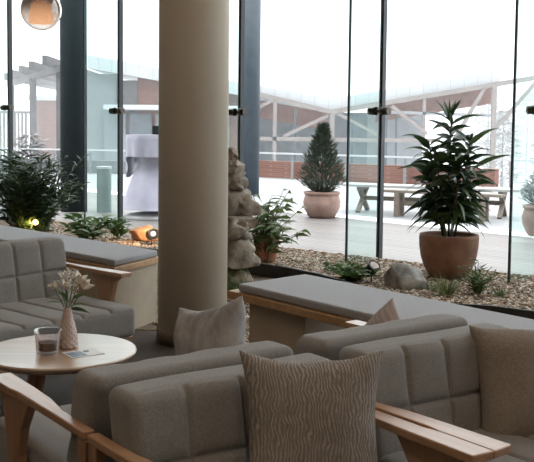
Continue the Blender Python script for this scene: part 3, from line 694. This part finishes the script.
# large potted dracaena
P = Vector((1.555, 7.80, .078))
t = thing('potted_plant', 'tall dark green strap leaved plant in a wide terracotta bowl pot by the glass', 'plant', tuple(P))
obj('pot', L([(.001, 0), (.13, 0), (.16, .015), (.205, .09), (.235, .18), (.249, .27), (.252, .345), (.247, .372), (.236, .375), (.228, .36), (.224, .33), (.001, .32)], 64), M['terra'], t, smooth=True)
obj('potting_soil', L([(.001, .322), (.223, .322), (.223, .335), (.001, .34)], 32), M['soil'], t)
sb = bmesh.new(); lv, lf = [], []
stems = [((0, 0), (.00, .03), 1.20), ((.05, .02), (.15, -.05), 1.02), ((-.05, .0), (-.19, .02), .98), ((.0, -.06), (.07, -.12), .84), ((-.02, .06), (-.10, .12), .80), ((.03, -.03), (.22, .06), .74), ((-.04, -.04), (-.22, -.06), .70)]
rnd = random.Random(3)
for (b0, tp, hh) in stems:
    a = Vector((b0[0], b0[1], .32)); c = Vector((tp[0], tp[1], .34 + hh * .83)); mid = a.lerp(c, .5) + Vector((rnd.uniform(-.02, .02), rnd.uniform(-.02, .02), 0))
    tube(sb, [a, mid, c], .011, 8, .006)
    n = int(37 * hh)
    for k in range(n):
        tt = .22 + .78 * k / n; base = a.lerp(c, tt); ph = k * 2.4 + rnd.uniform(-.4, .4)
        el = (.15 + .65 * max(0, tt - .6) / .4 + rnd.uniform(-.25, .35))
        d = Vector((math.cos(ph), math.sin(ph), el)); ln = rnd.uniform(.24, .38) * (1.12 - .28 * tt) * (1 if tt < .93 else 1.15)
        leaf(lv, lf, base, d, ln, rnd.uniform(.048, .072), droop=rnd.uniform(.9, 1.9) * (1.15 - .5 * tt), seg=6, fold=.25, shape=1)
for k in range(7):
    ph = k * .9; leaf(lv, lf, (-.02, .03, .34 + 1.0), (math.cos(ph) * .55, math.sin(ph) * .55, 1), .22, .036, droop=.5, seg=6, fold=.3)
bmesh.ops.recalc_face_normals(sb, faces=sb.faces); obj('stem', sb, M['stem'], t, smooth=True); raw('foliage', lv, lf, M['leafdark'], t, smooth=False)

# arching bamboo palm at the left
t = thing('bamboo_palm', 'dense bushy bamboo palm behind the left bench, lit yellow from below', 'plant', (-2.45, 9.55, .075))
lv, lf = [], []; sb = bmesh.new(); rnd = random.Random(5)
for k in range(150):
    ph = rnd.uniform(0, 2 * PI); rr = rnd.uniform(0, .16); b0 = Vector((rr * math.cos(ph), rr * math.sin(ph) * .7, 0)); H = rnd.uniform(.55, 1.15); out = rnd.uniform(.08, .55)
    pts = [b0 + Vector((math.cos(ph) * out * q ** 1.8, math.sin(ph) * out * q ** 1.8 * .8, H * (q - .12 * q * q))) for q in (0, .25, .5, .75, 1)]
    tube(sb, pts, .005, 5, .002)
    for j in range(22):
        q = .28 + .72 * j / 22; i0 = min(3, int(q * 4)); p0 = pts[i0].lerp(pts[i0 + 1], q * 4 - i0); dd = (pts[i0 + 1] - pts[i0]).normalized()
        side = dd.cross(Vector((0, 0, 1))); side = side.normalized() if side.length > .05 else Vector((1, 0, 0))
        d = side * (1 if j % 2 else -1) + dd * rnd.uniform(.3, .9) + Vector((rnd.uniform(-.4, .4), rnd.uniform(-.4, .4), rnd.uniform(-.3, .5)))
        leaf(lv, lf, p0, d, rnd.uniform(.10, .18), rnd.uniform(.015, .024), droop=rnd.uniform(.5, 1.2), seg=3)
bmesh.ops.recalc_face_normals(sb, faces=sb.faces); obj('stem', sb, M['stemgreen'], t); raw('foliage', lv, lf, M['leafbamboo'], t)

def bushy(name, loc, label, mat, n, R, H, ll, lw, seed, group=None, cat='plant', droop=.6, stem_mat='stemgreen', up=.6, spread=1, z0=.1):
    t = thing(name, label, cat, loc, 0, group); lv, lf = [], []; sb = bmesh.new(); rnd = random.Random(seed)
    for k in range(n):
        ph = rnd.uniform(0, 2 * PI); out = R * math.sqrt(rnd.random()) * spread; hh = H * rnd.uniform(.45, 1) * (1 - .35 * out / max(R, .01))
        a = Vector((out * .12 * math.cos(ph), out * .12 * math.sin(ph), 0)); b = Vector((out * math.cos(ph), out * math.sin(ph), hh)); c = Vector((out * .35 * math.cos(ph), out * .35 * math.sin(ph), hh * .6))
        tube(sb, [a, c, b], .004, 5, .002)
        m_ = 7
        for j in range(m_):
            q = z0 + (1 - z0) * (j + 1) / m_; p0 = a.lerp(c, q * 2) if q < .5 else c.lerp(b, q * 2 - 1); p2 = ph + j * 2.3
            d = Vector((math.cos(p2), math.sin(p2), up * rnd.uniform(.2, 1.4))); leaf(lv, lf, p0, d, ll * rnd.uniform(.7, 1.2), lw * rnd.uniform(.8, 1.2), droop=droop * rnd.uniform(.5, 1.5), seg=4, shape=1)
    bmesh.ops.recalc_face_normals(sb, faces=sb.faces); obj('stem', sb, M[stem_mat], t); raw('foliage', lv, lf, M[mat], t); return t
bushy('leafy_plant', (-1.93, 9.95, .08), 'broad leaved low green plant in the bed left of the ochre stone', 'leafmid', 24, .27, .40, .15, .045, 11, 'low green plants behind the left bench', up=.5)
bushy('leafy_plant', (-1.66, 10.25, .08), 'small upright green plant next to the ochre stone', 'leafmid', 12, .14, .36, .14, .036, 12, 'low green plants behind the left bench', up=.7)
bushy('leafy_plant', (-2.12, 9.2, .05), 'low dark ground cover plant at the right foot of the bamboo palm', 'leafbamboo', 22, .26, .22, .10, .028, 13, 'low green plants behind the left bench', up=.4)
bushy('leafy_plant', (-2.62, 9.0, .05), 'low dark ground cover plant at the left edge under the bamboo palm', 'leafbamboo', 22, .26, .22, .10, .028, 15, 'low green plants behind the left bench', up=.4)
# potted shrub right of the rock stack
t = bushy('potted_shrub', (-.02, 8.55, .075), 'slender leafy shrub in a small terracotta pot right of the rock stack', 'leafshrub', 50, .36, .84, .16, .040, 14, up=.25, droop=1.0, stem_mat='stem', z0=.18)
obj('pot', L([(.001, 0), (.075, 0), (.10, .06), (.118, .20), (.122, .265), (.112, .27), (.105, .25), (.001, .235)], 40), pbr('bright_terracotta', (.46, .20, .12), (.58, .29, .19), scale=8, rough=.8), t, loc=(.02, .04, 0), smooth=True)
def grassy(loc, label, n, R, H, seed, mat='grass', wd=.006):
    rnd = random.Random(seed); lv, lf = [], []
    for k in range(n):
        ph = rnd.uniform(0, 2 * PI); r0 = rnd.uniform(0, .04)
        leaf(lv, lf, (r0 * math.cos(ph), r0 * math.sin(ph), -.01), (math.cos(ph) * rnd.uniform(.1, 1) * R / H, math.sin(ph) * rnd.uniform(.1, 1) * R / H, 1), H * rnd.uniform(.6, 1.15), wd * rnd.uniform(.7, 1.3), droop=rnd.uniform(.5, 1.8), seg=5)
    o = raw('grass_tuft', lv, lf, M[mat], loc=loc); return tag(o, label, 'grass', 'grass tufts in the gravel')
grassy((1.365, 6.90, .08), 'pale spiky grass tuft in front of the terracotta bowl pot', 90, .16, .20, 1)
grassy((1.29, 7.12, .08), 'short pale grass tuft between the boulder and the bowl pot', 40, .14, .13, 2)
bushy('leafy_plant', (1.62, 6.98, .08), 'fine leaved dark green bush below the second thin glass edge from the right', 'leafmid', 34, .17, .30, .06, .010, 21, up=.8)
grassy((1.77, 6.9, .08), 'short green tuft right of the fine leaved bush', 46, .10, .12, 4, mat='leafmid')
bushy('moss_plant', (.70, 7.50, .075), 'low bright green mossy plant left of the tilted spotlight', 'leafmid', 50, .22, .19, .075, .028, 22, up=.6)
grassy((-.20, 7.05, .0), 'small grass tuft at the foot of the rock stack', 60, .12, .22, 6, mat='leafmid')

# ------------------------------------------------------------------ outdoors
DZ = -.4
def off(x, k): return fy(x) + k
bm = bmesh.new(); s0 = [(-20, 41.6), (24, -6.3)]        # line of the pale strip: y = 20.3 - 1.09 x
prism(bm, [(-9, fy(-9) + .2), (16, fy(16) + .2), (16, 2.5), (16, 20.3 - 17.44), (-9, 20.3 + 9.81)], DZ - .2, DZ) if False else prism(bm, [(-9, fy(-9) + .25), (14, fy(14) + .25), (14, 20.3 - 1.09 * 14), (-9, 20.3 + 9.81)], DZ - .2, DZ)
tag(obj('terrace_boards', bm, M['deck'], kind='structure'), 'bare timber terrace boards just outside the glass', 'terrace')
far = lambda x: 34.6 - .80 * x if x > -.2 else 34.76 + (-.2 - x) * .25
bm = bmesh.new(); prism(bm, [(-9, 20.3 + 9.81), (14, 20.3 - 15.26), (30, 5), (30, far(30)), (14, far(14)), (-.2, far(-.2)), (-22, far(-22)), (-22, 20)], DZ - .2, DZ - .002)
tag(obj('frosted_terrace', bm, M['decksnow'], kind='structure'), 'paler frosted far part of the terrace', 'terrace')
bm = bmesh.new(); bar(bm, (-9, 30.11, DZ + .004), (14, 5.04, DZ + .004), .55, .02)
tag(obj('terrace_snow_strip', bm, M['snow']), 'thin white snow strip across the terrace boards', 'snow')
tag(obj('snow_ground', B(-150, 150, 36, 260, -4.2, -4), M['snow'], kind='structure'), 'snow covered ground beyond the terrace', 'ground')
# parapet and railing along the terrace edge
def poly_line(pts, w, z0, z1):
    bm = bmesh.new()
    for a, b in zip(pts, pts[1:]): bar(bm, (a[0], a[1], (z0 + z1) / 2), (b[0], b[1], (z0 + z1) / 2), w, z1 - z0)
    return bm
k1 = [(-22, far(-22)), (-.2, far(-.2))]; k2 = [(-.2, far(-.2)), (7.0, far(7.0))]; k3 = [(7.0, far(7)), (26, far(26))]
tag(obj('brick_parapet', poly_line([(-.9, far(-.9)), (-.2, far(-.2)), (7.2, far(7.2))], .3, DZ - .1, .22), M['brick'], kind='structure'), 'low red brick parapet at the far edge of the terrace', 'wall')
tag(obj('grey_parapet', poly_line([(-22, far(-22)), (-1, far(-1))], .3, DZ - .1, .10), M['panelpale'], kind='structure'), 'pale parapet at the far left edge of the terrace', 'wall')
rl_ = thing('terrace_railing', 'white topped metal railing around the far edge of the terrace', 'railing', (0, 0, DZ))
pts = [(-22, far(-22) - .5), (-.2, far(-.2) - .5), (20, far(20) - .5)]
obj('handrail', poly_line(pts, .08, .89, .95), M['white'], rl_)
for x in [-20, -18, -16, -14, -12, -10.2, -8.4, -6.9, -5.4, -3.9, -2.4, -.8, .9, 2.7, 4.55, 6.0, 7.45, 9.2, 11.2]:
    obj('post', B(x - .045, x + .045, far(x) - .545, far(x) - .455, 0, .87), M['beamgreen'], rl_)

# terrace columns
def tcol(x, y, r, mt, lb):
    o = obj('terrace_column', L([(.001, DZ), (r, DZ), (r, 7), (.001, 7)], 48), M[mt], loc=(x, y, 0)); tag(o, lb, 'column', 'terrace columns', 'structure')
    for p in o.data.polygons: p.use_smooth = abs(p.normal.z) < .5
tcol(-4.04, 19.2, .275, 'steelblue', 'dark blue steel column outside behind the bamboo palm')
tcol(-.49, 24.9, .272, 'steelpale', 'blue grey steel column outside just right of the round cream column')
# bollard
t = thing('bollard_light', 'cylindrical grey bollard on the terrace right of the dark steel column', 'bollard', (-3.39, 19.1, DZ))
obj('post', L([(.001, 0), (.15, 0), (.15, .9), (.001, .9)], 40), M['bollard'], t); obj('cap', L([(.001, .9), (.158, .9), (.158, .95), (.001, .955)], 40), M['white'], t)
# draped standing table
t = thing('draped_bar_table', 'tall standing table draped in lilac grey cloth outside, left of the cream column', 'table', (-2.18, 17.9, DZ))
obj('base_plate', L([(.001, 0), (.62, 0), (.60, .07), (.2, .13), (.001, .14)], 48), M['white'], t, smooth=True)
def folds(a, k, z): return .05 * math.sin(a * 7 + z * 3) * (.3 + min(1, abs(z - .95)))
obj('skirt_cloth', L(fine([(.66, .19), (.64, .24), (.56, .50), (.45, .78), (.33, 1.02), (.38, 1.2), (.50, 1.45)], 5), 90, fold=folds), M['cloth'], t, smooth=True)
bm = bmesh.new(); n = 72; top = [bm.verts.new((.57 * math.cos(2 * PI * i / n), .57 * math.sin(2 * PI * i / n), 1.62)) for i in range(n)]; cc = bm.verts.new((0, 0, 1.62))
rows = [top]
for kk in range(1, 7):
    row = []
    for i in range(n):
        a = 2 * PI * i / n; drop = (.42 + .42 * max(0, math.cos(2 * (a - 2.9))) ** 2) * kk / 6; r0 = .58 + .03 * math.sin(a * 11) * kk / 6 - .02 * kk / 6
        row.append(bm.verts.new((r0 * math.cos(a), r0 * math.sin(a), 1.62 - drop)))
    rows.append(row)
for i in range(n):
    j = (i + 1) % n; bm.faces.new((cc, top[i], top[j]))
    for A, Bq in zip(rows, rows[1:]): bm.faces.new((A[i], Bq[i], Bq[j], A[j]))
obj('top_cloth', bm, M['cloth2'], t, smooth=False)
t = tag(obj('small_box', B(-.13, .13, -.1, .1, 0, .17), M['steelblue'], loc=(-2.10, 17.9, DZ + 1.625), bevel=.01), 'small dark box standing on the draped bar table', 'box')

# conifers in pots
def conifer(loc, label, mat, H, R, seed, n=4200):
    t = thing('potted_conifer', label, 'plant', loc, 0, 'potted evergreens on the terrace'); rnd = random.Random(seed)
    obj('pot', L([(.001, 0), (.24, 0), (.29, .05), (.36, .20), (.375, .32), (.345, .43), (.335, .46), (.365, .48), (.365, .52), (.32, .525), (.30, .48), (.001, .46)], 48), M['terrapale'], t, smooth=True)
    obj('stem', T([(0, 0, .44), (0, 0, .5 + H * .9)], .03, 8, .006), M['stem'], t)
    lv, lf = [], []
    for k in range(n):
        q = rnd.random() ** 1.15; z = .50 + H * q; ph = rnd.uniform(0, 2 * PI)
        prof_ = (R * (min(1, .35 + q * 4) if q < .2 else (1 - (q - .2) / .8) ** .85 * .95 + .03)) * (1 + .18 * math.sin(5 * ph + q * 20))
        rr = prof_ * (rnd.random() ** .4) * .93
        leaf(lv, lf, (rr * math.cos(ph), rr * math.sin(ph), z), (math.cos(ph), math.sin(ph), rnd.uniform(.3, 1.6)), rnd.uniform(.07, .15), rnd.uniform(.015, .03), droop=.0, seg=2)
    raw('foliage', lv, lf, M[mat], t)
conifer((1.10, 18.4, DZ), 'cone shaped conifer in a pale terracotta pot, centre of the terrace', 'conifer', 1.33, .47, 1)
conifer((4.67, 15.4, DZ), 'bluish evergreen shrub in a pale pot cut off by the right edge', 'blueshrub', .72, .40, 2, 1800)

# terrace table and bench
def trestle(name, label, cat, a, b, H, width, mat_top, xleg, group=None):
    a = Vector((*a, 0)); b = Vector((*b, 0)); Ln = (b - a).length; rz = math.atan2((b - a).y, (b - a).x)
    t = thing(name, label, cat, (a.x, a.y, DZ), rz, group)
    nb = 4 if width > .5 else 2; bw = width / nb
    for k in range(nb): obj('top_board', B(-.25, Ln + .25, -width / 2 + k * bw + .008, -width / 2 + (k + 1) * bw - .008, H - .05, H), M[mat_top], t)
    for x in (.12, Ln - .12):
        if xleg:
            for s in (-1, 1):
                bm = bmesh.new(); bar(bm, (x + s * .0, -s * width * .48, 0.01), (x, s * width * .40, H - .06), .07, .09, up=(1, 0, 0)); obj('leg', bm, M['benchwood'], t)
        else:
            for s in (-1, 1): obj('leg', B(x - .05, x + .05, s * width * .36 - .04, s * width * .36 + .04, 0, H - .05), M['benchwood'], t)
        obj('cross_rail', B(x - .04, x + .04, -width * .44, width * .44, H - .12, H - .05), M['benchwood'], t)
    obj('stretcher', B(.1, Ln - .1, -.03, .03, H * .42, H * .42 + .09), M['benchwood'], t); return t
trestle('terrace_table', 'long timber table with crossed legs behind the bench on the terrace', 'table', (1.98, 20.05), (4.95, 18.8), .60, .78, 'tablesnow', True)
trestle('terrace_bench', 'timber bench with square posts in front of the long terrace table', 'bench', (2.62, 18.95), (4.36, 17.9), .54, .34, 'benchwood', False)

# ------------------------------------------------------------------ buildings beyond the terrace
def sc(p, k): return tuple(v * k for v in p)
b = thing('terrace_hall', 'long building with sloping pale roof edge, brick wall and timber trusses beyond the terrace', 'building', (0, 46, 0))
def rel(bm): bmesh.ops.translate(bm, verts=bm.verts, vec=(0, -46, 0)); return bm
y0 = 44.0
def slab(p, q, th, ya, yb):
    bm = bmesh.new(); vs = [(p[0], ya, p[1]), (q[0], ya, q[1]), (q[0], yb, q[1]), (p[0], yb, p[1])]
    lo = [bm.verts.new((x, y, z - th)) for x, y, z in vs]; hi = [bm.verts.new(v_) for v_ in vs]
    bm.faces.new(lo[::-1]); bm.faces.new(hi)
    for i in range(4): bm.faces.new((lo[i], lo[(i + 1) % 4], hi[(i + 1) % 4], hi[i]))
    return rel(bm)
obj('roof', slab((-8.6, 4.85), (3.05, 2.92), .62, 44, 52), M['roofpale'], b)
obj('roof', slab((3.05, 2.92), (10.99, 4.35), .62, 44, 52), M['roofpale'], b)
def beam(p, q, wd=.3, yy=43.8, mt='beam', hh=None):
    bm = bmesh.new(); bar(bm, (p[0], yy, p[1]), (q[0], yy, q[1]), wd * .72, (hh or wd) * .72); return obj('timber_beam', rel(bm), M[mt], b)
beam((-.7, 3.12), (3.0, 2.28)); beam((3.0, 2.28), (12.9, 4.05), .32)
beam((-.9, .98), (8.2, .98), .26); beam((5.85, 2.3), (10.6, 2.2), .2, mt='panelpale')
beam((.33, 2.9), (.33, -.5), .26); beam((3.05, 2.2), (3.05, -.5), .3); beam((.75, 1.1), (2.85, 2.1), .22); beam((-.9, 2.2), (.2, 2.8), .22)
beam((3.3, 2.2), (5.3, 1.2), .2); beam((5.85, 2.6), (7.55, 1.3), .24); beam((7.4, 3.0), (7.4, 1.0), .2); beam((8.8, .9), (10.2, 3.45), .24)
beam((10.7, 3.6), (10.7, -.5), .3); beam((12.8, 3.95), (10.7, 1.45), .22)
beam((5.6, 2.2), (5.6, -.5), .2, mt='steelpale'); beam((4.0, 2.2), (4.0, -.5), .14, mt='steelpale'); beam((1.3, 2.4), (1.3, -.5), .14, mt='steelpale'); beam((6.1, 2.2), (6.1, -.5), .12, mt='steelpale')
obj('soffit_wall', slab((5.3, 3.0), (10.9, 3.95), 1.15, 45.2, 45.5), M['soffit'], b)
obj('soffit_wall', slab((-1, 3.0), (3.0, 2.3), .9, 46.5, 46.8), M['soffit'], b)
obj('rear_wall', rel(B(-.9, 5.4, 50, 50.3, -4, 2.4)), M['windowfar'], b)
obj('rear_wall', rel(B(5.4, 8.4, 50, 50.3, -4, 2.4)), M['panelpale'], b)
bm = bmesh.new(); prismW = [(-6.3, -4), (-.9, -4), (-.9, 3.0), (-6.3, 3.95)]
lo = [bm.verts.new((x, 44.6, z)) for x, z in prismW]; hi = [bm.verts.new((x, 45.1, z)) for x, z in prismW]
bm.faces.new(lo); bm.faces.new(hi[::-1])
for i in range(4): bm.faces.new((lo[i], hi[i], hi[(i + 1) % 4], lo[(i + 1) % 4]))
obj('brick_wall', rel(bm), M['brickfar'], b)
obj('pilaster', rel(B(-7.3, -6.3, 44.5, 45.1, -4, 3.7)), M['panel'], b)
obj('side_wall', rel(B(-9.2, -7.3, 44.6, 45.1, -4, 4.0)), M['panelpale'], b)
obj('canopy', rel(B(-7.7, -1, 43.2, 44.5, 2.28, 2.50)), M['white'], b)
for k in range(5): w_ = obj('window', rel(B(-7.9 + k * 1.25, -6.85 + k * 1.25, 44.42, 44.5, -.2, 2.1)), M['windowfar'] if k % 2 else M['panelpale'], b)
# pergola rafters at the left
pg = thing('pergola', 'row of grey rafters jutting out left of the dark steel column', 'pergola', (-11, 44, 4))
for (x, y) in ((-9.4, 38.9), (-10.85, 42.3), (-12.1, 45.2), (-13.5, 48.5), (-14.6, 51.5)):
    obj('rafter', B(x + 11 - .10, x + 11 + .10, y - 44, y - 44 + 13, .02, .40), M['panel'], pg)
bm = bmesh.new(); bar(bm, (2.2, -4.6, -.1), (-4.0, 9.6, -.1), .25, .3); obj('cross_beam', bm, M['panel'], pg)
for (x, y) in ((2.0, -4), (-.6, 1.6), (-3.6, 8.6)): obj('post', B(x - .14, x + .14, y - .14, y + .14, -8, -.2), M['panel'], pg)
hb = thing('brick_house', 'small red brick house seen between the bamboo palm and the rafters', 'building', (-12.5, 58, -4))
obj('wall', B(-2.2, 3.0, -.5, 4, 0, 7.1), M['brickfar'], hb); obj('roof', B(-2.5, 3.2, -.8, 4.3, 7.1, 7.4), M['white'], hb)
obj('door_frame', B(.2, .6, -.6, -.5, 2, 6.2), M['white'], hb)
fc = thing('slatted_screen', 'grey slatted screen left of the small brick house', 'fence', (-16.3, 56, -4))
for k in range(8): obj('slat', B(k * .22, k * .22 + .12, 0, .1, 0, 6.3), M['panel'], fc)
obj('top_rail', B(-.1, 1.9, -.05, .15, 6.25, 6.4), M['panel'], fc)

# hazy trees
def tree(loc, H, R, label, seed, mat='fartree', n=1500, cat='tree', cone=True, ls=.5):
    t = thing('snowy_tree', label, cat, loc, 0, 'hazy trees beyond the terrace'); rnd = random.Random(seed)
    obj('trunk', T([(0, 0, 0), (0, 0, H * .92)], H * .018, 8, .03), M['bark'], t); lv, lf = [], []
    for k in range(n):
        q = rnd.random(); z = H * (.12 + .88 * q); ph = rnd.uniform(0, 2 * PI); rad = R * ((1 - q) ** .8 + .03 if cone else math.sqrt(max(.02, 1 - (2 * q - 1) ** 2)))
        rad *= .7 + .3 * math.sin(q * 40 + seed); rr = rad * rnd.random() ** .5
        leaf(lv, lf, (rr * math.cos(ph), rr * math.sin(ph), z), (math.cos(ph), math.sin(ph), rnd.uniform(-.5, .5)), ls * rnd.uniform(.5, 1.2), ls * .2, droop=.4, seg=2)
    raw('foliage', lv, lf, M[mat], t); return t
tree((17.2, 72, -4), 10.2, 2.6, 'tall hazy conifer whose tip rises above the pale roof at the right', 3, ls=.7)
tree((19.2, 62, -4), 7.6, 2.4, 'hazy snowy conifer right of the roof end', 4, ls=.6)
tree((15.3, 60, -4), 6.8, 2.4, 'hazy snowy conifer behind the right roof post', 6, ls=.6)
tree((22.5, 80, -4), 9, 3.2, 'hazy conifer farthest right behind the railing', 7, ls=.7)
tree((-9.9, 38.4, -4), 5.1, 1.0, 'round snowy bush in front of the small brick house', 8, mat='twig', cone=False, n=2200, cat='bush', ls=.35)
tree((-16.0, 50, -4), 5.6, 1.8, 'snowy bush at the far left behind the railing', 9, mat='twig', cone=False, n=1600, cat='bush', ls=.35)
tree((-4.9, 40, -4), 4.4, 1.5, 'snowy bush between the bollard and the draped table, beyond the railing', 10, mat='twig', cone=False, n=1400, cat='bush', ls=.3)

# snow haze in the air beyond the terrace
m, nt, ns, ln = new_mat('snow_haze'); out = ns.new('ShaderNodeOutputMaterial'); vsn = ns.new('ShaderNodeVolumeScatter')
vsn.inputs['Color'].default_value = (.98, .99, 1, 1); vsn.inputs['Density'].default_value = .012; vsn.inputs['Anisotropy'].default_value = .3
ln.new(vsn.outputs[0], out.inputs['Volume'])
hz = obj('snow_haze', B(-60, 60, 36.5, 120, -3.9, 16), m); tag(hz, 'pale falling snow haze in the air beyond the terrace', 'haze', kind='stuff')
